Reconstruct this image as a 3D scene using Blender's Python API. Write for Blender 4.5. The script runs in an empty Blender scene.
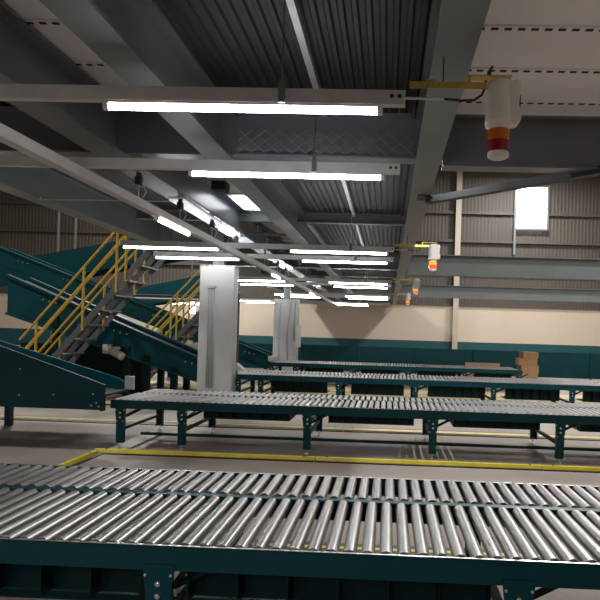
import bpy, math, random
from mathutils import Vector, Matrix
random.seed(7)
SC = bpy.context.scene
COL = SC.collection
CAMZ = 1.46
PI = math.pi

# ------------------------------------------------------------------ materials
def new_mat(name):
    m = bpy.data.materials.new(name); m.use_nodes = True
    nt = m.node_tree; b = nt.nodes['Principled BSDF']
    return m, nt, b

def mat(name, col, rough=0.5, metal=0.0, var=0.12, scale=6.0, bump=0.0, spec=None, coords='Object', stretch=None):
    m, nt, b = new_mat(name)
    N, L = nt.nodes, nt.links
    tc = N.new('ShaderNodeTexCoord'); mp = N.new('ShaderNodeMapping')
    if stretch: mp.inputs['Scale'].default_value = stretch
    no = N.new('ShaderNodeTexNoise'); no.inputs['Scale'].default_value = scale; no.inputs['Detail'].default_value = 5
    L.new(tc.outputs[coords], mp.inputs[0]); L.new(mp.outputs[0], no.inputs['Vector'])
    r = N.new('ShaderNodeValToRGB')
    r.color_ramp.elements[0].position = .3; r.color_ramp.elements[1].position = .7
    r.color_ramp.elements[0].color = (*[c*(1-var) for c in col], 1)
    r.color_ramp.elements[1].color = (*[min(1, c*(1+var)) for c in col], 1)
    L.new(no.outputs['Fac'], r.inputs[0]); L.new(r.outputs[0], b.inputs['Base Color'])
    rr = N.new('ShaderNodeMapRange')
    rr.inputs['To Min'].default_value = max(0.03, rough-.03); rr.inputs['To Max'].default_value = min(1, rough+.03)
    L.new(no.outputs['Fac'], rr.inputs['Value']); L.new(rr.outputs[0], b.inputs['Roughness'])
    b.inputs['Metallic'].default_value = metal
    if spec is not None: b.inputs['Specular IOR Level'].default_value = spec
    if bump:
        bp = N.new('ShaderNodeBump'); bp.inputs['Strength'].default_value = bump
        L.new(no.outputs['Fac'], bp.inputs['Height']); L.new(bp.outputs[0], b.inputs['Normal'])
    return m

def emit(name, col, strength):
    m, nt, b = new_mat(name)
    b.inputs['Base Color'].default_value = (*col, 1)
    b.inputs['Emission Color'].default_value = (*col, 1)
    b.inputs['Emission Strength'].default_value = strength
    b.inputs['Roughness'].default_value = .4
    return m

M = {}
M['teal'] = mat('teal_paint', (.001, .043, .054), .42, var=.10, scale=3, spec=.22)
M['teal_dark_shaded'] = mat('teal_paint_dark_shaded', (.001, .014, .018), .5, var=.15, scale=4, spec=.2)  # dark teal, deepened to imitate shade under the conveyors
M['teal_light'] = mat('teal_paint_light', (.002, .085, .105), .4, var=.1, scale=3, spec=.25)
M['galv'] = mat('galvanised_roller_steel', (.32, .315, .31), .32, metal=.8, var=.03, scale=2)
M['zinc'] = mat('zinc_bolt', (.75, .75, .73), .3, metal=1.0, var=.05)
M['rail'] = mat('galvanised_channel', (.58, .58, .59), .5, metal=.25, var=.08, scale=5)
M['strut'] = mat('bright_strut', (.55, .56, .58), .4, metal=.6, var=.1, scale=9)
M['beam'] = mat('grey_beam_paint', (.135, .155, .158), .38, var=.07, scale=2)
M['beam_blue'] = mat('grey_beam_gloss', (.135, .145, .165), .26, var=.12, scale=1.3)
M['deck'] = mat('dark_deck', (.024, .027, .030), .55, metal=.1, var=.10, scale=2)
M['deck_pale'] = mat('pale_deck', (.82, .78, .79), .6, var=.05, scale=2)
M['slot'] = mat('dark_slot', (.02, .02, .022), .8)
M['white'] = mat('white_column_cladding', (.52, .53, .53), .45, var=.05, scale=2.5)
M['white_pl'] = mat('white_plastic', (.72, .69, .66), .4, var=.03)
M['conduit'] = mat('grey_conduit', (.40, .41, .41), .4, var=.05)
M['yellow'] = mat('yellow_paint', (.55, .36, .05), .4, var=.12, scale=5)
M['yellow_guard'] = mat('yellow_floor_guard', (.74, .60, .045), .45, var=.12, scale=7)
M['yellow_pale'] = mat('faded_floor_guard', (.62, .52, .22), .5, var=.12, scale=7)
M['tan'] = mat('faded_marking', (.46, .36, .18), .5, var=.1)
M['stair'] = mat('grey_stair_steel', (.10, .105, .12), .5, var=.1)
M['tread'] = mat('stair_tread', (.17, .17, .18), .42, metal=.3, var=.15)
M['black'] = mat('black_rubber', (.012, .012, .014), .5)
M['brass'] = mat('yellow_zinc_bracket', (.55, .40, .09), .38, metal=.5, var=.15, scale=14)
M['card'] = mat('cardboard', (.34, .20, .11), .8, var=.1, scale=5)
M['motor'] = mat('motor_paint', (.42, .39, .32), .45, var=.1, scale=8)
M['tube'] = emit('led_tube', (1.0, 1.0, 1.0), 14)
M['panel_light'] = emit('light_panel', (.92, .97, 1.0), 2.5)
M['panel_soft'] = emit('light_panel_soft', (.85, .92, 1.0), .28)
M['pane'] = emit('daylight_pane', (.93, .97, 1.0), 2.5)

def lens(name, col, em):
    m, nt, b = new_mat(name)
    N, L = nt.nodes, nt.links
    tc = N.new('ShaderNodeTexCoord'); w = N.new('ShaderNodeTexWave'); w.bands_direction = 'Z'
    w.inputs['Scale'].default_value = 60
    L.new(tc.outputs['Object'], w.inputs['Vector'])
    r = N.new('ShaderNodeValToRGB')
    r.color_ramp.elements[0].color = (*[c*.7 for c in col], 1); r.color_ramp.elements[1].color = (*col, 1)
    L.new(w.outputs['Fac'], r.inputs[0]); L.new(r.outputs[0], b.inputs['Base Color'])
    b.inputs['Roughness'].default_value = .15
    b.inputs['Transmission Weight'].default_value = .25
    b.inputs['Emission Color'].default_value = (*col, 1); b.inputs['Emission Strength'].default_value = em
    return m
M['amber'] = lens('amber_lens', (.62, .15, .008), .01)
M['red'] = lens('red_lens', (.30, .008, .006), .01)
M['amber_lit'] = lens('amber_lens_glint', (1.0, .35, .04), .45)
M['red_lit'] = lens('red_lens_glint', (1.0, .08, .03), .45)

def floor_mat():
    m, nt, b = new_mat('sealed_concrete')
    N, L = nt.nodes, nt.links
    tc = N.new('ShaderNodeTexCoord')
    n1 = N.new('ShaderNodeTexNoise'); n1.inputs['Scale'].default_value = .9; n1.inputs['Detail'].default_value = 8
    n2 = N.new('ShaderNodeTexNoise'); n2.inputs['Scale'].default_value = 26; n2.inputs['Detail'].default_value = 3
    L.new(tc.outputs['Object'], n1.inputs['Vector']); L.new(tc.outputs['Object'], n2.inputs['Vector'])
    mx = N.new('ShaderNodeMath'); mx.operation = 'MULTIPLY_ADD'; mx.inputs[1].default_value = .25
    L.new(n2.outputs['Fac'], mx.inputs[0]); L.new(n1.outputs['Fac'], mx.inputs[2])
    r = N.new('ShaderNodeValToRGB')
    r.color_ramp.elements[0].position = .45; r.color_ramp.elements[1].position = .85
    r.color_ramp.elements[0].color = (.235, .205, .180, 1); r.color_ramp.elements[1].color = (.33, .29, .255, 1)
    L.new(mx.outputs[0], r.inputs[0]); L.new(r.outputs[0], b.inputs['Base Color'])
    b.inputs['Roughness'].default_value = .6; b.inputs['Specular IOR Level'].default_value = .25
    return m
M['floor'] = floor_mat()

def wall_mat():
    m, nt, b = new_mat('painted_wall_panel')
    N, L = nt.nodes, nt.links
    g = N.new('ShaderNodeNewGeometry'); s = N.new('ShaderNodeSeparateXYZ')
    L.new(g.outputs['Position'], s.inputs[0])
    lt = N.new('ShaderNodeMath'); lt.operation = 'LESS_THAN'; lt.inputs[1].default_value = .97
    L.new(s.outputs['Z'], lt.inputs[0])
    no = N.new('ShaderNodeTexNoise'); no.inputs['Scale'].default_value = .5
    L.new(g.outputs['Position'], no.inputs['Vector'])
    r = N.new('ShaderNodeValToRGB')
    r.color_ramp.elements[0].color = (.50, .425, .345, 1); r.color_ramp.elements[1].color = (.58, .495, .405, 1)
    L.new(no.outputs['Fac'], r.inputs[0])
    mx = N.new('ShaderNodeMix'); mx.data_type = 'RGBA'
    mx.inputs['B'].default_value = (.002, .060, .074, 1)
    L.new(lt.outputs[0], mx.inputs['Factor']); L.new(r.outputs[0], mx.inputs['A'])
    L.new(mx.outputs['Result'], b.inputs['Base Color'])
    b.inputs['Roughness'].default_value = .55
    return m
M['wall'] = wall_mat()
M['clad'] = mat('ribbed_cladding', (.066, .056, .048), .6, var=.08, scale=.7)
M['roof'] = mat('roof_sheet', (.35, .33, .31), .7, var=.05, scale=.7)
M['side'] = mat('side_wall', (.42, .37, .31), .7, var=.05, scale=.7)

# ------------------------------------------------------------------ mesh building
class MB:
    def __init__(s): s.v = []; s.f = []; s.mi = []; s.sm = []; s.mats = []
    def _m(s, m):
        if m is None: return 0
        if m not in s.mats: s.mats.append(m)
        return s.mats.index(m)
    def add(s, vs, fs, m=None, smooth=False):
        o = len(s.v); s.v += [tuple(v) for v in vs]; k = s._m(m)
        for f in fs: s.f.append(tuple(o+i for i in f)); s.mi.append(k); s.sm.append(smooth)
    def box(s, x0, x1, y0, y1, z0, z1, m=None):
        vs = [(x, y, z) for x in (x0, x1) for y in (y0, y1) for z in (z0, z1)]
        s.add(vs, [(0,1,3,2),(4,6,7,5),(0,4,5,1),(2,3,7,6),(0,2,6,4),(1,5,7,3)], m)
    def bar(s, a, b, w, h, m=None, up=(0,0,1)):
        a, b = Vector(a), Vector(b); d = (b-a).normalized(); u = Vector(up)
        sd = d.cross(u).normalized()*w/2; uu = sd.cross(d).normalized()*h/2
        vs = []
        for p in (a, b): vs += [p-sd-uu, p+sd-uu, p+sd+uu, p-sd+uu]
        s.add(vs, [(3,2,1,0),(4,5,6,7),(0,1,5,4),(1,2,6,5),(2,3,7,6),(3,0,4,7)], m)
    def cyl(s, a, b, r, n=12, m=None, r2=None, cap=True):
        a, b = Vector(a), Vector(b); d = (b-a).normalized()
        u = d.orthogonal().normalized(); w = d.cross(u)
        r2 = r if r2 is None else r2
        vs = []
        for p, q in ((a, r), (b, r2)):
            for i in range(n):
                t = 2*PI*i/n; vs.append(p+(u*math.cos(t)+w*math.sin(t))*q)
        s.add(vs, [(i, (i+1) % n, n+(i+1) % n, n+i) for i in range(n)], m, True)
        if cap:
            s.add(vs[:n], [tuple(range(n))[::-1]], m); s.add(vs[n:], [tuple(range(n))], m)
    def path(s, pts, r, n=8, m=None):
        pts = [Vector(p) for p in pts]
        rings = []
        u = (pts[1]-pts[0]).orthogonal().normalized()
        for i, p in enumerate(pts):
            d = (pts[min(i+1, len(pts)-1)]-pts[max(i-1, 0)]).normalized()
            u = (u-d*u.dot(d)).normalized(); w = d.cross(u)
            rings.append([p+(u*math.cos(2*PI*k/n)+w*math.sin(2*PI*k/n))*r for k in range(n)])
        vs = [v for q in rings for v in q]; fs = []
        for i in range(len(pts)-1):
            for k in range(n): fs.append((i*n+k, i*n+(k+1) % n, (i+1)*n+(k+1) % n, (i+1)*n+k))
        fs.append(tuple(range(n))[::-1]); fs.append(tuple((len(pts)-1)*n+k for k in range(n)))
        s.add(vs, fs, m, True)
    def prism(s, prof, a, b, axis, m=None):
        """prof: list of 2-D points; extruded from a to b along axis 'x' (prof=y,z) 'y' (prof=x,z) or 'z' (prof=x,y)"""
        def P(p, t):
            return {'x': (t, p[0], p[1]), 'y': (p[0], t, p[1]), 'z': (p[0], p[1], t)}[axis]
        n = len(prof)
        vs = [P(p, a) for p in prof]+[P(p, b) for p in prof]
        s.add(vs, [tuple(range(n)), tuple(range(n, 2*n))[::-1]]+[(i, n+i, n+(i+1) % n, (i+1) % n) for i in range(n)], m)
    def lathe(s, prof, c, n=24, m=None):
        vs = []; c = Vector(c)
        for r, z in prof:
            for i in range(n):
                t = 2*PI*i/n; vs.append(c+Vector((r*math.cos(t), r*math.sin(t), z)))
        fs = []
        for j in range(len(prof)-1):
            for i in range(n): fs.append((j*n+i, j*n+(i+1) % n, (j+1)*n+(i+1) % n, (j+1)*n+i))
        s.add(vs, fs, m, True)
    def build(s, name, m, parent=None, origin=None, bevel=0):
        me = bpy.data.meshes.new(name)
        o = Vector(origin) if origin is not None else Vector((0, 0, 0))
        me.from_pydata([tuple(Vector(v)-o) for v in s.v], [], s.f)
        mats = s.mats if s.mats else [m]
        for q in mats: me.materials.append(q)
        me.polygons.foreach_set('material_index', s.mi)
        me.polygons.foreach_set('use_smooth', s.sm)
        me.update()
        import bmesh
        bm = bmesh.new(); bm.from_mesh(me); bmesh.ops.recalc_face_normals(bm, faces=bm.faces); bm.to_mesh(me); bm.free()
        ob = bpy.data.objects.new(name, me); COL.objects.link(ob)
        ob.location = o
        if parent is not None:
            ob.parent = parent
        if bevel:
            b = ob.modifiers.new('bevel', 'BEVEL'); b.width = bevel; b.segments = 2; b.limit_method = 'ANGLE'
        return ob

def tag(o, label=None, cat=None, group=None, kind=None):
    if label: o['label'] = label
    if cat: o['category'] = cat
    if group: o['group'] = group
    if kind: o['kind'] = kind
    return o
def empty(name, loc, label=None, cat=None, group=None):
    o = bpy.data.objects.new(name, None); COL.objects.link(o); o.location = loc
    o.empty_display_size = .1
    return tag(o, label, cat, group)
def part(mb, name, m, parent, **k):
    """mesh given in the parent's local frame"""
    return mb.build(name, m, parent, **k)
def copy_tree(o, parent=None):
    c = o.copy(); COL.objects.link(c)
    if parent is not None: c.parent = parent
    for ch in list(o.children): copy_tree(ch, c)
    return c

# ------------------------------------------------------------------ the setting
XL, XR, YB, YF, ZR = -24.0, 12.0, -6.0, 32.0, 11.0
b = MB(); b.box(XL, XR, YB, YF, -.2, 0); tag(b.build('floor', M['floor']), 'grey-beige sealed concrete floor', None, kind='structure')
b = MB(); b.box(XL, XR, YF, YF+.3, 0, 3.0)
for x in [-20.5+i*3.02 for i in range(11)]: b.box(x, x+.02, YF-.012, YF, 0, 3.0)
wb = tag(b.build('wall_back', M['wall']), 'beige panel wall with dark teal band at its foot', kind='structure')
b = MB()
pr = []
x = XL
prof = []
while x < XR:
    prof += [(x, YF-.02), (x+.08, YF-.02), (x+.11, YF-.032), (x+.17, YF-.032)]; x += .20
prof += [(XR, YF-.02), (XR, YF+.3), (XL, YF+.3)]
vs = [(p[0], p[1], 3.0) for p in prof]+[(p[0], p[1], ZR) for p in prof]; n = len(prof)
b.add(vs, [(i, (i+1) % n, n+(i+1) % n, n+i) for i in range(n)])
for z in (3.0,): b.box(XL, XR, YF-.10, YF-.02, z, z+.12)
tag(b.build('wall_back_cladding', M['clad']), 'ribbed brown cladding above the beige panels', kind='structure')
for z in (4.9, 6.6, 8.2):
    b = MB(); b.box(XL, XR, YF-.24, YF-.10, z, z+.16); tag(b.build('trim_%d' % (1+int(z > 5)+int(z > 7)), M['clad']), kind='structure')
b = MB(); b.box(XL-.3, XL, YB, YF, 0, ZR); tag(b.build('wall_left', M['side']), kind='structure')
b = MB(); b.box(XR, XR+.3, YB, YF, 0, ZR); tag(b.build('wall_right', M['side']), kind='structure')
b = MB(); b.box(XL, XR, YB-.3, YB, 0, ZR); tag(b.build('wall_front', M['side']), kind='structure')
b = MB(); b.box(XL, XR, YB, YF+.3, ZR, ZR+.2)
for i in range(13): b.box(XL, XR, YB+i*3, YB+i*3+.12, ZR-.2, ZR)
tag(b.build('ceiling', M['roof']), 'high roof sheeting of the hall', kind='structure')

# window (bright) high on the back wall
w = tag(MB().build('window_1', M['beam']), 'bright tall window high in the right of the back wall', kind='structure') if False else None
wx0, wx1, wz0, wz1 = 7.0, 8.7, 7.45, 9.75
b = MB()
b.box(wx0-.12, wx0, YF-.36, YF-.24, wz0-1.5, wz1+.1); b.box(wx1, wx1+.1, YF-.36, YF-.24, wz0-.1, wz1+.1)
b.box(wx0, wx1, YF-.36, YF-.24, wz0-.1, wz0); b.box(wx0, wx1, YF-.36, YF-.24, wz1, wz1+.1)
w = tag(b.build('window_1', M['beam']), 'bright tall window high on the ribbed back wall', kind='structure')
b = MB(); b.box(wx0, wx1, YF-.31, YF-.28, wz0, (wz0+wz1)/2-.03); b.box(wx0, wx1, YF-.31, YF-.28, (wz0+wz1)/2+.03, wz1)
b.build('window_pane', M['pane'], w)

# ------------------------------------------------------------------ steel: beams and deck
ZB, ZD = CAMZ+1.5, CAMZ+1.93       # underside of beams, underside of deck
def ibeam_y(x0, x1, y0, y1, zb, zt, m, label, name='steel_beam'):
    tf, tw = .022, .014; xc = (x0+x1)/2
    b = MB(); b.box(x0, x1, y0, y1, zb, zb+tf); b.box(x0, x1, y0, y1, zt-tf, zt); b.box(xc-tw/2, xc+tw/2, y0, y1, zb+tf, zt-tf)
    y = y0+.6
    o = b.build(name, m, origin=(xc, (y0+y1)/2, zb))
    return tag(o, label, 'steel beam', 'grey steel beams of the mezzanine', 'thing')
def ibeam_x(x0, x1, yc, wf, zb, zt, m, label, name='cross_girder', grp='steel girders running across the hall'):
    tf, tw = .02, .014
    b = MB(); b.box(x0, x1, yc-wf/2, yc+wf/2, zb, zb+tf); b.box(x0, x1, yc-wf/2, yc+wf/2, zt-tf, zt); b.box(x0, x1, yc-tw/2, yc+tw/2, zb+tf, zt-tf)
    return tag(b.build(name, m, origin=((x0+x1)/2, yc, zb)), label, 'steel beam', grp, 'thing')
ibeam_y(.20, .42, YB+.5, YF-.3, ZB, ZD, M['beam'], 'wide grey steel beam right of the light tubes, edge of the dark deck')
ibeam_y(-1.68, -1.45, YB+.5, YF-.3, ZB, ZD, M['beam'], 'long grey steel beam bordering the left side of the dark ribbed deck')
ibeam_y(-2.67, -2.40, YB+.5, YF-.3, ZB, ZD, M['beam_blue'], 'glossy blue-grey steel beam just above the lengthwise light rail')
ibeam_y(-4.55, -4.30, 2.0, YF-.3, ZB, ZD, M['beam'], 'leftmost dark steel beam, above the near yellow-railed staircase')
girders = []
segs = [(-4.3, -2.67), (-2.40, -1.68), (-1.45, .20)]
def girder(yc, zb, wf, label, right, small=False):
    tf, tw = .02, .014
    b = MB()
    for x0, x1, zz in [(-4.29, -2.545, max(zb, ZB+.024)), (-2.53, -1.575, max(zb, ZB+.024)), (-1.56, .30, max(zb, ZB+.024))]+([(.44, right, zb)] if right else []):
        b.box(x0, x1, yc-wf/2, yc+wf/2, zz, zz+tf)
        b.box(x0, x1, yc-tw/2, yc+tw/2, zz+tf, ZD-.024)
        if x0 < .4: b.box(x0+.16, x1-.16, yc-wf/2, yc+wf/2, ZD-.024, ZD-.004)
        else: b.box(x0, x1, yc-wf/2, yc+wf/2, ZD-.024, ZD-.004)
    if right: b.box(.32, .44, yc-tw/2, yc+tw/2, ZB+.05, ZD-.03)
    return tag(b.build('cross_girder', M['beam_blue'] if yc < 6 else M['beam'], origin=(-1.5, yc, zb)), label, 'steel beam', 'steel girders running across the hall', 'thing')
girder(5.03, ZB-.03, .16, 'nearest deep cross girder, behind the nearest signal beacon', XR)
girder(14.0, ZB-.08, .2, 'middle deep cross girder reaching to the right beyond the second beacon', XR)
girder(23.0, ZB-.08, .2, 'farthest deep cross girder, low behind the two farthest beacons', XR)
girder(9.3, ZD-.17, .1, 'shallow dark cross beam under the ribbed deck ahead of the third light row', 0, True)
girder(18.5, ZD-.17, .1, 'farther shallow dark cross beam under the ribbed deck', 0, True)

def deck(x0, x1, y0, y1, m, name, label, ribs=True):
    b = MB(); z = ZD
    p = .085; n = int((x1-x0)/p)
    prof = [(x0, z+.03)]
    if ribs:
        for i in range(n):
            X = x0+(x1-x0-n*p)/2+i*p
            prof += [(X, z+.024), (X+.012, z+.004), (X+.040, z+.004), (X+.052, z+.024)]
    prof += [(x1, z+.03)]
    vs = [(q[0], y0, q[1]) for q in prof]+[(q[0], y1, q[1]) for q in prof]; n = len(prof)
    b.add(vs, [(i, i+1, n+i+1, n+i) for i in range(n-1)])
    b.box(x0, x1, y0, y1, z+.032, z+.12)
    return tag(b.build(name, m), label, kind='structure')
deck(-1.56, .31, YB+.5, YF-.3, M['deck'], 'ceiling_deck', 'dark ribbed metal deck between the two main beams')
deck(-4.42, -2.54, 2.0, YF-.3, M['deck'], 'ceiling_deck', 'dark metal deck left of the glossy beam')
def pale(x0, x1, y0, y1, label):
    b = MB(); z = ZD+.02
    b.box(x0, x1, y0, y1, z, z+.1, M['deck_pale'])
    y = 1.27
    while y < y1:
        if y > y0:
            b.box(x0, x1, y, y+.05, z-.012, z, M['deck_pale'])
            n = int((x1-x0)/.085)
            for i in range(n):
                X = x0+.02+i*.085
                b.box(X, X+.048, y+.012, y+.040, z-.0145, z-.0125, M['slot'])
        y += .57
    return tag(b.build('ceiling_panel', M['deck_pale']), label, kind='structure')
pale(.32, 5.2, YB+.5, 4.99, 'pale perforated ceiling panels right of the wide beam')
pale(-2.52, -1.57, YB+.5, YF-.3, 'pale perforated ceiling panels between the two left beams')

# diamond mesh tray on the nearest deep girder
b = MB(); y = 4.935; z0, z1 = ZB+.05, ZB+.25; hh = .10
x = -1.38
while x < .08:
    for q in (0, 1):
        b.cyl((x, y, z0+q*hh), (x+.12, y, z0+(q+1)*hh), .005, 5); b.cyl((x+.12, y+.01, z0+q*hh), (x, y+.01, z0+(q+1)*hh), .005, 5)
    x += .12
tag(b.build('mesh_guard', M['beam'], origin=(-.6, y, z0)), 'diamond wire mesh strip fixed to the nearest deep girder', 'mesh guard')

# dark brace going off to the right
b = MB(); b.bar((.40, 6.25, ZB-.035), (2.9, 4.0, ZB-.035), .085, .07)
b.box(.28, .44, 6.12, 6.36, ZB-.012, ZB-.001)
tag(b.build('brace', M['deck'], origin=(.4, 6.25, ZB-.035)), 'dark horizontal brace below the wide beam, running right toward the bright window', 'steel brace')

# galvanised struts under the deck
def strut(x, y0, y1, label):
    b = MB(); z = ZD
    b.box(x-.024, x-.020, y0, y1, z-.05, z); b.box(x+.020, x+.024, y0, y1, z-.05, z); b.box(x-.024, x+.024, y0, y1, z-.054, z-.05)
    yy = y0+.1
    while yy < y1:
        b.box(x-.008, x+.008, yy, yy+.03, z-.0555, z-.0545, M['slot'] if False else None); yy += .25
    tag(b.build('strut_channel', M['strut'], origin=(x, (y0+y1)/2, z)), label, 'strut channel', 'galvanised strut channels under the deck')
strut(-.62, 1.2, 4.94, 'shiny strut channel under the deck, holding the rod of the nearest light row')
strut(-.62, 5.12, 13.85, 'shiny strut channel under the deck beyond the diamond mesh')
strut(-1.50, 9.45, 13.85, 'short shiny strut channel tight beside the long left beam')

# ------------------------------------------------------------------ light rails, tubes, beacons
ZRL = CAMZ+1.238    # underside of rails
ROWS = [3.06, 4.40, 8.75, 10.0, 14.5, 15.8, 20.2, 21.5, 26.0, 27.3]
ROWN = ['nearest', 'second', 'third', 'fourth', 'fifth', 'sixth', 'seventh', 'eighth', 'ninth', 'farthest']
for i, y in enumerate(ROWS):
    x0 = -4.6 if i < 2 else (-4.28 if y < 25 else -7.3)
    x1 = .057
    t = empty('light_rail', (x1, y, ZRL), '%s cross rail of grey channel carrying light tubes' % ROWN[i], 'light rail', 'grey cross rails carrying the light tubes')
    b = MB()
    L = x0-x1
    b.box(L, 0, -.003, .0, 0, .078); b.box(L, 0, 0, .045, 0, .003); b.box(L, 0, 0, .045, .075, .078)
    part(b, 'channel', M['rail'], t)
    if i < 4:
        for bx in ([-.012-.02, -.075] if i < 2 else [-.03]):
            b = MB(); b.cyl((bx, -.004, .045), (bx, -.014, .045), .008, 6); b.cyl((bx, -.003, .045), (bx, -.005, .045), .012, 12)
            part(b, 'bolt', M['zinc'] if False else M['black'], t)
    if i == 1:
        for bx in (-1.86, -1.80, -1.74, -1.68-.02):
            pass
        for bx in (-2.36, -2.29, -2.22):
            b = MB(); b.cyl((bx, -.004, .045), (bx, -.012, .045), .010, 6); part(b, 'bolt', M['rail'], t)

# lengthwise rail
b = MB()
xr = -2.52
b.box(xr-.045, xr+.045, 2.4, 28.5, ZRL-.080, ZRL-.076); b.box(xr+.041, xr+.045, 2.4, 28.5, ZRL-.076, ZRL-.001); b.box(xr-.045, xr-.041, 2.4, 28.5, ZRL-.076, ZRL-.001)
tag(b.build('light_rail', M['rail'], origin=(xr, 15, ZRL-.05)), 'long lengthwise grey light rail running under the glossy beam', 'light rail')

def make_tube(L, label):
    """LED batten along local x, from 0 to -L, hung below z=0"""
    t = empty('tube_light', (0, 0, 0), label, 'tube light', 'white glowing tube lights')
    b = MB(); b.box(-L+.03, -.03, -.022, .022, -.012, 0); part(b, 'housing', M['rail'], t)
    b = MB(); prof = [(.0185*math.cos(a), -.028+.0185*math.sin(a)) for a in [2*PI*k/14 for k in range(14)]]
    vs = [(-L+.03, p[0], p[1]) for p in prof]+[(-.03, p[0], p[1]) for p in prof]; n = 14
    b.add(vs, [(k, (k+1) % n, n+(k+1) % n, n+k) for k in range(n)], None, True)
    part(b, 'diffuser', M['tube'], t)
    for x0, x1 in ((-L, -L+.03), (-.03, 0)):
        b = MB(); b.cyl((x0, 0, -.028), (x1, 0, -.028), .0225, 12); part(b, 'end_cap', M['white_pl'], t)
    return t
proto = make_tube(1.56, '')
proto_d = make_tube(1.0, '')
first = {'a': True, 'd': True}
def tube(x, y, label, z=None):
    if first['a']: o = proto; first['a'] = False
    else: o = copy_tree(proto)
    o.location = (x, y-.02, (ZRL if z is None else z)-.001); o['label'] = label
# right column
for i, y in enumerate(ROWS[:8]):
    tube(-.065 if i < 2 else -.03, y+.045, 'glowing tube light of the right-hand column, on the %s cross rail' % ROWN[i])
for i, y in enumerate(ROWS):
    if 2 <= i < 8: tube(-2.70 if i < 6 else -2.62, y+.045, 'glowing tube light of the left-hand column, on the %s cross rail' % ROWN[i])
for i in (8, 9):
    y = ROWS[i]
    tube(-.97, y+.045, 'faraway tube light on the %s cross rail, right of the far column' % ROWN[i])
    tube(-5.5, y+.045, 'faraway tube light on the %s cross rail, between the two white columns' % ROWN[i])
def tube_d(y, label):
    if first['d']: o = proto_d; first['d'] = False
    else: o = copy_tree(proto_d)
    o.rotation_euler = (0, 0, PI/2); o.location = (xr, y+1.0, ZRL-.081); o['label'] = label
tube_d(5.92, 'tube light fixed lengthwise under the long rail, nearest of its line')
tube_d(11.8, 'tube light fixed lengthwise under the long rail, second of its line')
tube_d(17.6, 'small tube light fixed lengthwise under the long rail, farthest of its line')
# lights over the far left hall
b = MB(); b.box(-13.0, -9.4, 29.0, 29.05, (CAMZ+1.17), (CAMZ+1.17)+.078)
for x in (-12.6, -9.8): b.cyl((x, 29.02, (CAMZ+1.17)+.07), (x, 29.02, ZR-.01), .012, 6)
tag(b.build('light_rail', M['rail'], origin=(-10.5, 29, (CAMZ+1.17))), 'distant cross rail with lamps behind the second staircase', 'light rail')
for k in range(5):
    b = MB(); b.box(-11.35+k*.42, -11.35+k*.42+.34, 28.95, 29.08, (CAMZ+1.17)-.10, (CAMZ+1.17))
    o = b.build('hanging_lamp', M['panel_light'], origin=(-11.2+k*.42, 29, (CAMZ+1.17))); o['kind'] = 'thing'
    tag(o, 'small bright lamp in the distant row seen through the second staircase', 'lamp', 'distant row of small lamps')
b = MB(); b.box(-10.6, -10.3, 29.5, 29.56, (CAMZ+1.17)-.55, (CAMZ+1.17)-.2)
b.cyl((-10.45, 29.53, (CAMZ+1.17)-.2), (-10.45, 29.53, (CAMZ+1.17)+.06), .01, 6); b.box(-10.5, -10.4, 29.0, 29.56, (CAMZ+1.17)+.03, (CAMZ+1.17)+.07)
tag(b.build('square_lamp', M['panel_light'], origin=(-10.45, 29.5, (CAMZ+1.17))), 'small bright square lamp hanging below the distant lamp row', 'lamp')

# suspension rods
def rod(x, y, z0, z1, label, grp='thin rods holding the light rails'):
    t = empty('suspension_rod', (x, y, z0), label, 'hanging rod', grp)
    h = z1-z0
    b = MB(); b.cyl((0, 0, 0), (0, 0, h), .004, 6); part(b, 'rod', M['zinc'], t)
    b = MB(); b.box(-.018, .018, -.008, .008, -.105, .02); part(b, 'clamp', M['beam'], t)
    b = MB(); b.cyl((0, 0, h-.03), (0, 0, h-.012), .014, 6); part(b, 'nut', M['zinc'], t)
for i in range(0, 8):
    if i in (2, 3, 0, 1, 4, 5):
        rod(-.62, ROWS[i]-.012, ZRL+.10, ZD-.055 if ROWS[i] < 13.8 else ZD, 'thin hanging rod with clamp holding the right half of the %s cross rail' % ROWN[i])
# hooks carrying the lengthwise rail from the glossy beam
hy = [5.45, 6.55, 7.75, 9.0, 11.1, 12.4, 13.4, 16.5]
on = ['nearest', 'second', 'third', 'fourth', 'fifth', 'sixth', 'seventh', 'farthest']
hook0 = None
for k, y in enumerate(hy):
    x = -2.50
    if hook0 is None:
        t = hook0 = empty('rail_hanger', (x, y, ZRL), None, 'rail hanger', 'hangers carrying the lengthwise light rail')
        b = MB(); b.cyl((0, 0, .0), (0, 0, ZB-ZRL), .006, 6); part(b, 'rod', M['zinc'], t)
        b = MB(); b.box(-.03, .03, -.03, .03, .13, .21); b.box(-.02, .02, -.02, .02, .21, .25); part(b, 'clamp', M['black'], t)
        b = MB(); b.path([(0, 0, .12), (.05, 0, .11), (.075, 0, .06), (.041, 0, 0)], .006); part(b, 'hook', M['rail'], t)
    else:
        t = copy_tree(hook0); t.location = (x, y, ZRL)
    t['label'] = '%s black clamp and rod hanger between glossy beam and lengthwise rail' % on[k]
# thin horizontal rod
b = MB(); b.cyl((-4.3, 6.7, CAMZ+1.50), (-2.62, 6.7, CAMZ+1.51), .008, 8); b.cyl((-4.29, 6.7, CAMZ+1.50), (-4.29, 6.7, CAMZ+1.53), .014, 8)
o = b.build('tie_rod', M['strut'], origin=(-3.4, 6.7, CAMZ+1.5)); o.location.z -= .02
tag(o, 'thin bright tie rod crossing below the leftmost beam', 'tie rod')
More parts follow.
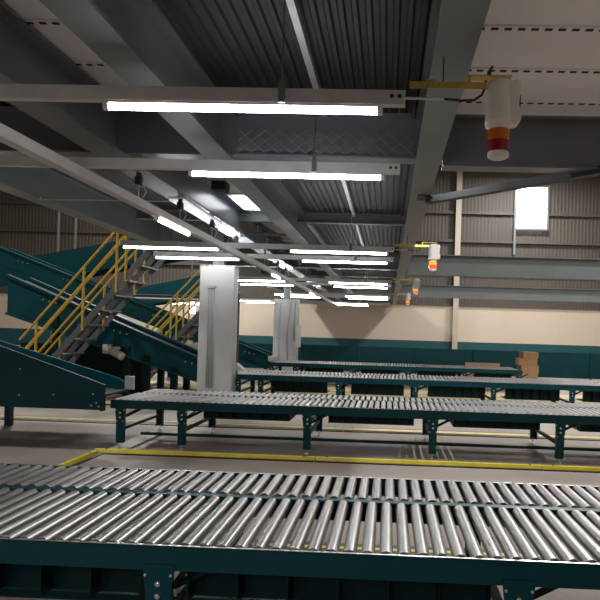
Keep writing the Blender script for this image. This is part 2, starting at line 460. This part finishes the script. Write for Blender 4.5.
# bright panels by the glossy beam; nearest soft glow imitates a flange reflection
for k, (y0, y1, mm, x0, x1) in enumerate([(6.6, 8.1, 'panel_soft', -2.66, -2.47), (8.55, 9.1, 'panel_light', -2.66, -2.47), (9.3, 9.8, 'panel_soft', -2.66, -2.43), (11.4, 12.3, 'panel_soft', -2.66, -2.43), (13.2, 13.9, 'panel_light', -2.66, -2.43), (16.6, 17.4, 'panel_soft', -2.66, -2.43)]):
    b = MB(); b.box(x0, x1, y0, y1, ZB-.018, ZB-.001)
    tag(b.build('glow_strip', M[mm], origin=((x0+x1)/2, (y0+y1)/2, ZB)), '%s flat glowing strip under the glossy beam flange' % ['nearest long', 'second, brightest', 'third', 'fourth', 'fifth', 'farthest'][k], 'light strip', 'flat light strips under the glossy beam')
b = MB(); b.box(-2.38, -2.10, 8.3, 9.0, ZD-.035, ZD-.002)
tag(b.build('ceiling_light', M['panel_light'], origin=(-2.2, 8.5, ZD)), 'bright white ceiling panel seen between the two left beams', 'light panel')
b = MB(); b.box(-2.36, -2.10, 7.0, 7.5, ZD-.05, ZD-.002, M['white_pl']); b.box(-2.34, -2.16, 7.18, 7.38, ZD-.16, ZD-.05, M['black'])
tag(b.build('junction_box', M['black'], origin=(-2.2, 7.2, ZD)), 'black junction box on a pale plate before the bright ceiling panel', 'junction box')
b = MB()
random.seed(3)
for s in range(4):
    pts = []
    for k in range(26):
        y = 9.15+k*.18
        if abs(y-9.3) < .12 or abs(y-14) < .2: pass
        pts.append((-2.20+.05*s+.05*math.sin(k*.9+s), y, ZB+.06+.03*s+.03*math.sin(k*.7+2*s)))
    b.path(pts, .02, 6)
b2 = MB(); b.bar((-2.40, 9.15, ZB+.03), (-1.68, 9.15, ZB+.03), .04, .03); b.bar((-2.40, 11.4, ZB+.03), (-1.68, 11.4, ZB+.03), .04, .03); b.bar((-2.40, 13.6, ZB+.03), (-1.68, 13.6, ZB+.03), .04, .03)
tag(b.build('cable_bundle', M['black'], origin=(-2.2, 11, ZB)), 'black cable bundle lying between the two left beams', 'cables')

# beacons
def beacon(x, y, label, lit):
    z = CAMZ+1.39 if y > 4 else CAMZ+1.39
    t = empty('signal_beacon', (x, y, z), label, 'signal beacon', 'amber and red signal beacons with sounders')
    # housing: slightly tapered white sounder body, open horn on right
    b = MB()
    b.lathe([(0, -.022), (.058, -.022), (.066, -.028), (.067, -.05), (.072, -.16), (.076, -.245), (.073, -.262), (.058, -.270), (0, -.270)], (0, 0, 0), 28)
    part(b, 'housing', M['white_pl'], t)
    b = MB()
    prof = [(.03, -.035), (.075, -.027), (.098, -.032), (.105, -.065), (.098, -.10), (.096, -.16), (.108, -.21), (.108, -.245), (.085, -.255), (.03, -.25)]
    b.prism(prof, -.055, .055, 'y'); o = part(b, 'horn', M['white_pl'], t, bevel=.008)
    b = MB(); b.prism([(.1005, -.11), (.1055, -.10), (.1055, -.17), (.1005, -.16)], -.035, .035, 'y'); part(b, 'horn_mouth', M['black'], t)
    b = MB(); b.lathe([(.055, -.262), (.058, -.285), (.056, -.290)], (0, 0, 0), 24); b.cyl((0, 0, -.262), (0, 0, -.288), .056, 24); part(b, 'collar', M['white_pl'], t)
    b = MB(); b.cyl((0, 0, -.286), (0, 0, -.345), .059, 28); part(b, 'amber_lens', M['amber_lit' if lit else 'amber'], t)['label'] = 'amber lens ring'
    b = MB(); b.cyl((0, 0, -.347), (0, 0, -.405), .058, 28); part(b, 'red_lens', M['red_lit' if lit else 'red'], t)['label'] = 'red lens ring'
    b = MB(); b.cyl((0, 0, -.3455), (0, 0, -.3465), .060, 28); part(b, 'seam_ring', M['red'], t)
    b = MB(); b.lathe([(.056, -.405), (.058, -.41), (.056, -.428), (.045, -.436), (0, -.438)], (0, 0, 0), 28); part(b, 'end_cap', M['white_pl'], t)
    # arm
    a = empty('beacon_arm', (0, y, CAMZ+1.34), label.replace('amber and red signal beacon', 'yellow bracket arm').replace('beacon', 'arm') if False else None, 'bracket arm', 'yellow arms carrying the beacons')
    return t, a
BE = [(.568, 3.06, 'nearest and largest amber and red signal beacon, top right', False),
      (.665, 8.75, 'second amber and red signal beacon, glowing below the wide beam', True),
      (.68, 14.5, 'third small amber and red signal beacon from the front', True),
      (.68, 20.2, 'farthest tiny amber and red signal beacon', True)]
for k, (x, y, lab, lit) in enumerate(BE):
    t, a = beacon(x, y, lab, lit)
    a['label'] = ['nearest yellow bracket arm, screwed above the first light rail', 'second yellow bracket arm, beneath the wide beam', 'third yellow bracket arm from the front', 'farthest yellow bracket arm'][k]
    zt = 1.395-1.34
    b = MB(); b.box(.075, x-.05, -.02, -.015, -.018, .018); b.box(.075, x-.05, -.015, .02, .014, .018); part(b, 'angle_bar', M['brass'], a)
    b = MB(); b.box(x-.18, x+.06, -.02, .05, .0535, .0585); b.box(x-.18, x-.16, -.02, .02, .018, .055); part(b, 'mounting_plate', M['brass'], a)
    b = MB(); b.box(.16, .22, -.025, .02, .018, .026); part(b, 'beam_clamp', M['brass'], a)
    for bx in (.16, .22, x-.07):
        b = MB(); b.cyl((bx, -.021, .002), (bx, -.028, .002), .007, 6); part(b, 'bolt', M['zinc'], a)
    b = MB(); b.cyl((.26, 0, .018), (.26, 0, ZB-CAMZ-1.34), .004, 6); part(b, 'hanger_wire', M['black'], a); b = MB(); b.cyl((x-.06, 0, .06), (x-.06, 0, .085), .012, 8); b.cyl((x-.06, 0, .085), (x-.045, -.01, .11), .007, 8); part(b, 'cable_gland', M['black'], a)
    c = MB(); zc = ZRL+.035
    c.cyl((.05, y, zc), (.27, y, zc), .008, 8, M['rail'])
    c.path([(.26, y, zc), (.36, y-.01, zc-.012), (.43, y-.01, zc-.008), (.47, y-.01, zc+.02), (.485, y-.01, zc+.06), (.49, y, zc+.10)], .007, 8, M['black'])
    tag(c.build('power_cable', M['black'], origin=(.05, y, zc)), ['nearest', 'second', 'third', 'farthest'][k]+' beacon power cable curving from rail end to bracket arm', 'cable', 'cables feeding the beacons')

# ------------------------------------------------------------------ roller conveyors
PITCH, RR, ZT, WID, Y1, Y2 = .075, .0285, .56, 1.17, .70, 1.17
LEGX = [-3.10, -2.37, -.90, .55, 2.0, 3.45, 4.9]
def leg_meshes(parent, x, y, front):
    """gusset plate, post, foot"""
    s = -1 if front else 1
    b = MB(); b.prism([(x-.066, ZT-.075), (x+.066, ZT-.075), (x+.062, ZT-.115), (x+.046, ZT-.24), (x+.042, .06), (x-.042, .06), (x-.046, ZT-.24), (x-.062, ZT-.115)], s*.004, s*.010, 'y')
    b.box(x-.042, x-.038, -s*.05 if s > 0 else .004, .004 if s < 0 and False else (-.004 if s > 0 else .05), .06, ZT-.10)
    b.box(x+.038, x+.042, -.05 if s > 0 else .004, -.004 if s > 0 else .05, .06, ZT-.10)
    b.v = [(v[0], v[1]+y, v[2]) for v in b.v]
    lg = part(b, 'leg', M['teal'], parent)
    b = MB(); b.cyl((x, y, .012), (x, y, .075), .007, 8); b.cyl((x, y, 0), (x, y, .014), .026, 14); part(b, 'foot', M['zinc'], lg)
    for bx, bz, r in ((-.052, ZT-.115, .006), (.052, ZT-.115, .006), (0, ZT-.15, .011), (0, ZT-.20, .011), (-.036, ZT-.245, .006), (.036, ZT-.245, .006)):
        if (not front) : break
        b = MB(); b.cyl((x+bx, y-.0105, bz), (x+bx, y-.017, bz), r, 12); b.cyl((x+bx, y-.017, bz), (x+bx, y-.021, bz), r*.55, 6); part(b, 'bolt', M['zinc'], lg)
def conveyor(x0, x1, y, label, npart, tray_rows, legs, idx):
    t = empty('roller_conveyor', (0, y, 0), label, 'roller conveyor', 'teal roller conveyors')
    # rails: C sections
    def rail(yy, h, name, f):
        b = MB(); b.box(x0, x1, yy-.003, yy+.003, ZT-h, ZT)
        a, c = (yy, yy+.03) if f > 0 else (yy-.03, yy)
        b.box(x0, x1, a, c, ZT-h, ZT-h+.004)
        b.box(x0, x1, yy-.012 if f < 0 else yy-.003, yy+.012 if f > 0 else yy+.003, ZT-.004, ZT+.0005, None)
        return part(b, name, M['teal'], t)
    rail(0, .10, 'side_rail', 1); rail(WID, .10, 'side_rail', -1)
    b = MB(); b.box(x0, x1, Y1-.022, Y1+.022, ZT-.10, ZT-.004, M['teal_dark_shaded']); b.box(x0, x1, Y1-.024, Y1+.024, ZT-.004, ZT+.002, M['teal_light']); part(b, 'middle_rail', M['teal_light'], t)  # web darkened and top lightened: shade and light put into the colour
    # thin bright zinc lip along the side rails
    for yy in (-.002, WID-.006):
        b = MB(); b.box(x0, x1, yy-.002, yy+.010, ZT+.0006, ZT+.0022); part(b, 'rail_lip', M['zinc'], t)
    # rollers
    def rmesh(L):
        b = MB(); b.cyl((0, 0, 0), (0, L, 0), RR, 20); b.cyl((0, -.012, 0), (0, L+.012, 0), .007, 6)
        return b
    def roller_list(ya, yb, off):
        n = int((x1-x0-.06)/PITCH); return [x0+.04+off+k*PITCH for k in range(n)]
    zc = ZT-.018
    fr = roller_list(0, Y1, 0); bk = roller_list(Y1, Y2, .018)
    items = [(0, x) for x in fr]+[(1, x) for x in bk]
    spans = [(.016, Y1-.036), (Y1+.036, Y2-.016)]
    # the rollers that show largest: inside the view, front lane first
    def vis(it):
        lane, x = it; yy = y+(0 if lane == 0 else Y1)
        px = 380+560*x/yy
        return (0 if 60 < px < 545 else 1, lane, abs(px-300))
    items.sort(key=vis)
    prot = [None, None]
    for lane, x in items[:npart]:
        if prot[lane] is None:
            o = rmesh(spans[lane][1]-spans[lane][0]).build('roller', M['galv'], t); prot[lane] = o
        else:
            o = prot[lane].copy(); COL.objects.link(o)
        o.location = (x, spans[lane][0], zc)
    rest = items[npart:]
    if rest:
        b = MB()
        for lane, x in rest:
            b.cyl((x, spans[lane][0], zc), (x, spans[lane][1], zc), RR, 14)
        o = part(b, 'remaining_rollers', M['galv'], t); o['kind'] = 'stuff'
    # legs and braces
    for lx in legs:
        leg_meshes(t, lx, 0, True); leg_meshes(t, lx, WID, False)
        b = MB(); b.box(lx-.018, lx+.018, .05, WID-.05, .20, .235); b.bar((lx+.05, .02, .38), (lx+.05, WID*.5, .44), .03, .004); part(b, 'cross_brace', M['teal_dark_shaded'], t)
        b = MB(); b.bar((lx+.03, .08, .36), (lx+.22, .08, ZT-.10), .004, .03); part(b, 'corner_brace', M['teal_dark_shaded'], t)
    # low stretcher
    b = MB(); b.box(min(legs), max(legs), .55, .59, .05, .085); part(b, 'stretcher', M['teal'], t)
    # drive trays between legs
    ls = sorted(legs)
    for a, c in zip(ls[:-1], ls[1:]):
        if c-a < 1: continue
        b = MB()
        xa, xc = (a+.10, c-.10) if idx == 0 else (a+.24, c-.22)
        zl = (.30, .372, .25, .25)[idx]
        b.box(xa, xc, .14, .145, zl, ZT-.10); b.box(xa, xc, .14, .60, zl-.004, zl)
        k = 0; xx = xa
        while xx <= xc+.001:
            b.box(xx-.003, xx+.003, .05, .14, zl, ZT-.10); xx += (xc-xa)/6
        b.box(xa, xc, .045, .05, zl, zl+.012)
        part(b, 'drive_tray', M['teal_dark_shaded'], t)
    # comb of axle bolts under rail seen as small light ticks
    return t
# front conveyor
conveyor(-2.42, 1.42, 2.25, 'nearest roller conveyor filling the foreground, two lanes of steel rollers on dark teal frame', 100, 5, [-2.37, -.90, .55], 0)
conveyor(-3.22, 4.2, 6.46, 'second roller conveyor, behind the yellow floor guard, fed by the dark teal chute', 100, 5, [-3.10, -2.37, -.90, .55, 2.0, 3.45], 1)
conveyor(-2.84, 5.5, 10.5, 'third roller conveyor, starting at the near white column', 100, 5, [-2.80, -2.37, -.90, .55, 2.0, 3.45, 4.9], 2)
conveyor(-3.06, 3.46, 14.4, 'farthest roller conveyor, starting before the far white column', 100, 5, [-2.98, -2.37, -.90, .55, 2.0, 3.39], 3)

# ------------------------------------------------------------------ yellow floor guards
def guard(pts, label, m, name='floor_guard', gh=.045):
    t = empty(name, pts[0], label, 'floor guard', 'yellow floor guards around the walkways')
    ox, oy, _ = pts[0]
    for a, c in zip(pts[:-1], pts[1:]):
        d = Vector(c)-Vector(a); L = d.length; u = d/L; n = max(1, round(L/2.9))
        for k in range(n):
            p = Vector(a)+u*(L*k/n+.006)-Vector(pts[0]); q = Vector(a)+u*(L*(k+1)/n-.006)-Vector(pts[0])
            sd = Vector((u.y, -u.x, 0))*.04
            b = MB(); 
            b.add([p-sd, p+sd, p+sd*.45+Vector((0,0,gh)), p-sd*.45+Vector((0,0,gh)), q-sd, q+sd, q+sd*.45+Vector((0,0,gh)), q-sd*.45+Vector((0,0,gh))],
                  [(3,2,1,0),(4,5,6,7),(0,1,5,4),(1,2,6,5),(2,3,7,6),(3,0,4,7)])
            part(b, 'guard_section', m, t)
            b = MB(); b.bar(p+Vector((0,0,.006)), q+Vector((0,0,.006)), .15 if m is M['yellow_guard'] else .34, .010, up=(0,0,1)); part(b, 'shade_strip', M['black'], t)  # black strip put in for the shadow line under the guard
            for e in (p+u*.12, q-u*.12):
                b = MB(); b.cyl(e+Vector((0,0,gh)), e+Vector((0,0,gh+.007)), .012, 8); part(b, 'bolt', M['black'], t)
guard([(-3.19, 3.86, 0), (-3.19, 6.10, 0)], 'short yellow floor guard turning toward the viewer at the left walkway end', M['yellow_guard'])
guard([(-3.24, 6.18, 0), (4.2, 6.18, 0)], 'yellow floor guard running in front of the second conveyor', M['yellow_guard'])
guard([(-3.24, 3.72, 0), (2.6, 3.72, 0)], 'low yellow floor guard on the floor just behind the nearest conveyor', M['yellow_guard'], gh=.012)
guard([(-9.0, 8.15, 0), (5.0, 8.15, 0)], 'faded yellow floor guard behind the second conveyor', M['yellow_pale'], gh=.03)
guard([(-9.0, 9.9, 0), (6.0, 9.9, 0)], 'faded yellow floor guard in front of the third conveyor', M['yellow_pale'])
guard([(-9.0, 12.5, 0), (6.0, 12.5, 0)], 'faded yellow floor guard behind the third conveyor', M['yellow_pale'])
b = MB()
for y0, y1 in ((13.2, 14.1),): b.box(-12, 7, y0, y1, .001, .004)
tag(b.build('floor_marking', M['tan'], origin=(0, 13.6, 0)), 'broad faded yellow band painted on the floor beyond the third conveyor', 'floor marking')

# ------------------------------------------------------------------ white columns
def column(x0, x1, y, d, h, label, conduits, idx):
    t = empty('clad_column', ((x0+x1)/2, y, 0), label, 'column', 'white clad columns')
    w = (x1-x0)/2
    b = MB(); b.box(-w, w, 0, d, 0, h); o = part(b, 'cladding', M['white'], t, bevel=.02)
    b = MB(); b.box(-w-.004, w+.004, -.004, d+.004, h, h+.015); part(b, 'cap', M['white'], t)
    b = MB(); b.box(-.1, .1, d/2-.1, d/2+.1, h+.012, ZD if idx == 0 else ZB); part(b, 'steel_stub', M['beam'], t)
    for pts, r in conduits:
        b = MB(); b.path(pts, r, 8); part(b, 'conduit', M['conduit'], t)
    if idx == 0:
        b = MB(); b.box(-.18, -.015, -.04, -.002, 2.16, 2.21); part(b, 'conduit_box', M['conduit'], t)
    else:
        b = MB(); b.box(w-.04, w+.1, -.02, .1, .9, 1.55); part(b, 'switch_box', M['white_pl'], t)
    return t
column(-3.545, -2.885, 10.36, .28, CAMZ+1.12, 'near white column with grey conduits, behind the second conveyor',
       [([(-.146, -.018, .3), (-.146, -.018, 2.18)], .011), ([(-.098, -.018, .3), (-.098, -.018, 2.18)], .011), ([(-.045, -.018, .3), (-.045, -.018, 2.18)], .011)], 0)
column(-3.42, -2.70, 16.6, .32, CAMZ+.85, 'far white column with bent conduit, behind the farthest conveyor',
       [([(-.16, -.02, .3), (-.18, -.02, 1.3), (-.16, -.02, 2.2)], .012), ([(.10, -.02, .3), (.06, -.02, 1.2), (.14, -.02, 2.1), (.15, -.02, 2.25)], .016), ([(.26, -.02, 1.1), (.27, -.02, 2.25)], .022)], 1)
# pale post against the back wall
b = MB(); b.box(3.62, 3.92, YF-.42, YF-.26, 0, ZR-.25)
tag(b.build('wall_post', M['side'], origin=(3.77, YF-.3, 0)), 'pale upright post against the back wall', 'post', None, 'thing')

# ------------------------------------------------------------------ chute feeding the second conveyor
t = empty('feed_chute', (-3.3, 6.3, .4), 'dark teal feed chute sloping down from the left onto the second conveyor', 'chute')
def P(x, z): return (x+3.3, z-.4)
b = MB(); b.prism([P(-5.6, 1.54), P(-3.21, .75), P(-3.21, .46), P(-5.6, .46)], -.01, .01, 'y'); b.box(.04, .09, -.02, .02, .05, .35); part(b, 'side_panel', M['teal'], t)
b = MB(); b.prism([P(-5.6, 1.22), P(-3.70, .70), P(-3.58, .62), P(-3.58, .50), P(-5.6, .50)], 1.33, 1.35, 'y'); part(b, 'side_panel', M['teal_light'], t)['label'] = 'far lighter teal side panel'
b = MB(); b.bar((-2.3, .67, .30), (-.25, .67, .14), 1.3, .02, up=(0, 0, 1)); part(b, 'slide_bed', M['teal_dark_shaded'], t)
b = MB(); b.box(-.30, -.18, 1.30, 1.34, .15, .33); part(b, 'end_plate', M['rail'], t)
for px, pz in ((-.50, .22), (-.06, .11), (0, .14), (-.04, .24), (.03, .10), (-.9, .2), (-.9, .5)):
    b = MB(); b.cyl((px, -.011, pz), (px, -.018, pz), .009, 8); part(b, 'bolt', M['zinc'], t)
for px in (-1.9,):
    for py in (.05, 1.28):
        b = MB(); b.box(px-.04, px+.04, py-.04, py+.04, -.4, .1); part(b, 'leg', M['teal'], t)

# ------------------------------------------------------------------ large inclined conveyors on the left
def incline(name, x0, z0, x1, z1, y, w, side, side0, label, legs, m, motor=True, flat=None):
    """from upper left (x0,z0) down to (x1,z1): top edge of side panel"""
    t = empty(name, (x1, y, 0), label, 'inclined conveyor', 'teal inclined conveyors on the left')
    for k, yy in enumerate((0, w)):
        b = MB(); pr = [(x0-x1, z0), (0, z1), (0, z1-side), (x0-x1, z0-side0)]
        b.prism(pr, yy-.02, yy+.02, 'y')
        d = Vector((x1-x0, 0, z1-z0)).normalized(); nn = Vector((-d.z, 0, d.x))
        b.bar(Vector((x0-x1, yy-.05, z0-.03)), Vector((0, yy-.05, z1-.03)), .06, .05)
        b.bar(Vector((x0-x1, yy-.05, z0-side0+.02)), Vector((0, yy-.05, z1-side+.02)), .06, .04)
        part(b, 'side_panel', m, t)
    b = MB(); b.bar((x0-x1, w/2, z0-.10), (0, w/2, z1-.10), w-.04, .03); part(b, 'belt', M['black'], t)
    if y < 12:
        b = MB(); b.box(x0-x1, -5.05-x1, w*.6, w*.6+.03, 0, 1.0); part(b, 'dark_sheet', M['teal_dark_shaded'], t)  # added dark sheet that keeps the space under the incline dark
    n = int((x1-x0)/1.1)
    for k in range(n):
        f = (k+.5)/n; xx = (x0-x1)*(1-f); zz = z0+(z1-z0)*f
        for q in range(3):
            b = MB(); b.cyl((xx+q*.13, -.021, zz-side*.45-q*.03), (xx+q*.13, -.03, zz-side*.45-q*.03), .016, 8); part(b, 'bolt', M['zinc'], t)
    for lx in legs:
        zz = z0+(z1-z0)*(lx-x0)/(x1-x0)-side+.05
        for yy in (0, w):
            b = MB(); b.box(lx-x1-.06, lx-x1+.06, yy-.05, yy+.05, 0, zz); part(b, 'leg', M['teal_dark_shaded'], t)
    return t
inc1 = incline('inclined_conveyor', -7.6, 2.37, -3.25, .655, 10.95, .70, .46, .80, 'near teal inclined conveyor sloping down from the stairs to the near white column', [-5.15, -4.75, -4.2, -6.6], M['teal'])
incline('inclined_conveyor', -10.6, 3.46, -3.16, .76, 14.75, .6, .42, .55, 'far teal inclined conveyor sloping down to the farthest conveyor', [-8.2, -6.0], M['teal'])
def gear_motor(x, y, z, s, label):
    t = empty('gear_motor', (x, y, z), label, 'motor', 'beige gear motors on the inclined conveyors')
    d = Vector((.88, 0, -.42)).normalized()
    def at(k, dy=0): v = d*k*s; return (v.x, v.y-.14*s+dy, v.z)
    b = MB(); b.cyl(at(0), at(.30), .085*s, 16); 
    for k in range(6): b.cyl(at(.04+.04*k), at(.05+.04*k), .095*s, 16)
    part(b, 'motor_body', M['motor'], t)
    b = MB(); b.cyl(at(.30), at(.36), .10*s, 18, r2=.09*s); part(b, 'fan_cover', M['white_pl'], t)
    b = MB(); b.cyl(at(-.12), at(0), .11*s, 14); b.box(-.16*s, .0, -.20*s, -.0, -.08*s, .14*s); part(b, 'gearbox', M['motor'], t)
    b = MB(); b.box(.10*s, .22*s, -.20*s, -.08*s, .02*s, .09*s); part(b, 'terminal_box', M['motor'], t)
gear_motor(-5.42, 10.90, .92, .8, 'beige gear motor on the near incline, below the staircase foot')
gear_motor(-5.15, 14.72, .92, 1.0, 'beige gear motor on the far incline, left of the near white column')
# overhead rising conveyors
def overhead(x0, z0, x1, z1, h0, h1, y, w, label):
    t = empty('overhead_conveyor', (x0, y, z0), label, 'overhead conveyor', 'overhead teal conveyors rising to the right')
    b = MB()
    for yy in (0, w):
        b.prism([(0, 0), (x1-x0, z1-z0), (x1-x0, z1-z0-h1), (0, -h0)], yy-.02, yy+.02, 'y')
    part(b, 'side_panel', M['teal'], t)
    b = MB(); b.bar((0, w/2, -h0*.5), (x1-x0, w/2, z1-z0-h1*.5), w-.04, .05); part(b, 'belt', M['black'], t)
    for f in (.3, .7):
        for yy in (.05, w-.05):
            b = MB(); b.cyl(((x1-x0)*f, yy, (z1-z0)*f-.3), ((x1-x0)*f, yy, ZR-z0-.01), .03, 8); part(b, 'drop_rod', M['beam'], t)
overhead(-11.5, 3.15, -5.9, 4.30, .75, .75, 16.2, 1.0, 'overhead teal conveyor at far left, seen through the near yellow handrails')
overhead(-11.5, 2.55, -6.3, 3.72, .62, .95, 22.0, 1.0, 'overhead teal conveyor between the near staircase and near white column')
# maintenance walkway (grey horizontal beam)
b = MB(); b.box(-13, -6.6, 20.4, 20.55, CAMZ+.89, CAMZ+1.08, M['stair']); b.box(-13, -6.6, 20.3, 21.4, CAMZ+1.06, CAMZ+1.09, M['stair']); b.box(-13, -6.6, 20.28, 20.3, CAMZ+.93, CAMZ+.97, M['rail'])
for x in (-12.5, -6.75): b.box(x-.08, x+.08, 20.5, 20.66, 0, CAMZ+.9, M['stair'])
tag(b.build('maintenance_walkway', M['stair'], origin=(-9, 20.5, 0)), 'grey steel walkway crossing behind the near staircase', 'walkway')

# ------------------------------------------------------------------ staircases
def staircase(xb, zb, xt, zt, y, w, label, rails, posts, ns, n_str, grp, clip=1.0):
    t = empty('staircase', (xb, y, 0), label, 'staircase', grp)
    X = lambda x: x-xb
    d = Vector((xt-xb, 0, zt-zb)); 
    for k in range(n_str):
        yy = w*k/(n_str-1)
        b = MB(); b.bar((0, yy, zb+.02), (xt-xb, yy, zt), .02, .10); part(b, 'stringer', M['stair'], t)
    n = int((zt-zb)/.27)
    for k in range(1, n):
        f = k/n; x = (xt-xb)*f; z = zb+(zt-zb)*f
        b = MB(); b.box(x-.11, x+.11, .02, w-.02, z-.015, z+.015); part(b, 'tread', M['tread'], t)
    for yy, hs in rails:
        for h in hs:
            b = MB(); b.cyl((0, yy, zb+h), ((xt-xb)*clip, yy, zb+(zt-zb)*clip+h), .021, 8); part(b, 'handrail', M['yellow'], t)
        for px in posts:
            f = (px-xb)/(xt-xb); z = zb+(zt-zb)*f
            b = MB(); b.cyl((px-xb, yy, z-.08), (px-xb, yy, z+max(hs)), .024, 8); part(b, 'post', M['yellow'], t)
    return t
# near: stringer passes (-6.75,1.26) and (-5.33,2.95)
staircase(-6.70, .02, -4.36, 2.79, 10.0, .75, 'near grey steel staircase with yellow handrails rising right toward the mezzanine',
          [(0, [1.08, .79, .75, .44]), (.75, [.78, .42])], [-6.4, -5.55, -4.95, -4.78], 14, 3, 'staircases with yellow handrails', .86)
b = MB(); b.box(-4.33, -3.6, 9.98, 10.8, 2.78, 2.84)
for x in (-4.25, -3.68):
    for y in (10.12, 10.7): b.cyl((x, y, 2.84), (x, y, ZD), .012, 8)
tag(b.build('stair_landing', M['stair'], origin=(-4, 10.4, 2.8)), 'grey landing hung at the top of the near staircase', 'landing')
staircase(-5.96, .02, -3.86, 2.33, 12.9, .8, 'far staircase with parallel yellow rails, beside the near white column',
          [(0, [1.03, .80, .57, .34]), (.8, [1.0, .68])], [-5.6, -5.07, -4.93, -4.2], 14, 3, 'staircases with yellow handrails', .97)
b = MB(); b.box(-3.88, -3.66, 12.88, 13.72, 2.27, 2.32)
for x in (-3.85, -3.69):
    for y in (12.92, 13.68): b.box(x-.02, x+.02, y-.02, y+.02, 0, 2.27)
tag(b.build('stair_landing', M['stair'], origin=(-3.6, 13.3, 2.4)), 'small grey landing behind the near white column, topping the far staircase', 'landing')

# ------------------------------------------------------------------ small things
b = MB(); b.box(2.27, 3.26, 16.3, 16.34, .0, .62)
tag(b.build('cardboard_sheet', M['card'], origin=(3, 16.3, 0)), 'flat brown cardboard standing behind the farthest conveyor', 'cardboard')
for k, (dx, z0, w, h, yaw) in enumerate([(0, 0, .5, .44, 0), (.03, .44, .46, .22, .05), (-.02, .66, .5, .18, -.04), (.04, .84, .40, .17, .08)]):
    b = MB(); b.box(-w/2, w/2, -.2, .2, 0, h); 
    b.box(-w/2-.001, w/2+.001, -.03, .03, h, h+.002)
    o = b.build('cardboard_box', M['card']); o.location = (3.76+dx, 15.2, z0); o.rotation_euler = (0, 0, yaw)
    tag(o, ['bottom large', 'second lowest', 'third', 'topmost small'][k]+' brown box of the stack at the far conveyor end', 'box', 'brown boxes stacked at the far right')
b = MB(); b.box(-9, 9, 19.5, 19.54, .02, .90)
for k in range(10): b.box(-9+k*2-.03, -9+k*2+.03, 19.46, 19.50, 0, .93)
tag(b.build('barrier_panel', M['teal'], origin=(0, 19.5, 0)), 'long low teal barrier behind the farthest conveyor', 'barrier')
# pale hopper bit left of conveyor three
b = MB(); b.prism([(-2.99, .595), (-2.80, .595), (-2.80, .61), (-2.97, .74)], 10.9, 11.1, 'y')
tag(b.build('end_guide', M['rail'], origin=(-3.1, 11.1, .56)), 'pale metal guide plate at the start of the third conveyor', 'guide plate')
b = MB(); b.box(-3.09, -3.03, 14.45, 15.5, .585, .70)
tag(b.build('end_stop', M['rail'], origin=(-3.1, 15, .56)), 'pale end stop at the start of the farthest conveyor', 'end stop')

# ------------------------------------------------------------------ lights
def area(name, loc, size, sy, power, col=(1, 1, 1), rot=(0, 0, 0)):
    l = bpy.data.lights.new(name, 'AREA'); l.shape = 'RECTANGLE'; l.size = size; l.size_y = sy; l.energy = power; l.color = col
    o = bpy.data.objects.new(name, l); COL.objects.link(o); o.location = loc; o.rotation_euler = rot
    return o
# added fill lights under the roof, left and right of the mezzanine
for x, y, p in ((-10, 6, 380), (-10, 16, 480), (-10, 26, 700), (6, 1, 420), (7, 10, 450), (7, 20, 500), (7, 28, 500)):
    area('hall_fill', (x, y, ZR-.6), 1.2, 1.2, p, (1, .97, .93))
# rest of the tube array behind the camera, turned lengthwise to streak the rollers
for y in (-2.7, -1.4):
    for x in (-.85, -3.4):
        area('tube_behind', (x, y, ZRL-.03), .04, 1.3, 17)
area('added_stripe_light', (.51, 6.5, ZD-.07), .02, 1.4, 40)  # added lamp, hidden behind the beam flange, to cast floor stripes
wd = bpy.data.worlds.new('World'); SC.world = wd; wd.use_nodes = True
wd.node_tree.nodes['Background'].inputs[0].default_value = (.5, .52, .55, 1)
wd.node_tree.nodes['Background'].inputs[1].default_value = .3

# ------------------------------------------------------------------ camera
cam = bpy.data.cameras.new('Camera'); co = bpy.data.objects.new('Camera', cam); COL.objects.link(co)
cam.sensor_width = 36; cam.sensor_fit = 'HORIZONTAL'; cam.lens = 33.6
cam.shift_x = -70/600; cam.shift_y = 30.5/600
cam.clip_start = .05; cam.clip_end = 200
yaw = math.radians(1.84); roll = .03
co.matrix_world = Matrix.Translation((0, 0, CAMZ)) @ Matrix.Rotation(yaw, 4, 'Z') @ Matrix.Rotation(PI/2, 4, 'X') @ Matrix.Rotation(roll, 4, 'Z')
SC.camera = co
SC.view_settings.view_transform = 'Standard'
SC.view_settings.look = 'None'
SC.view_settings.exposure = 1.05
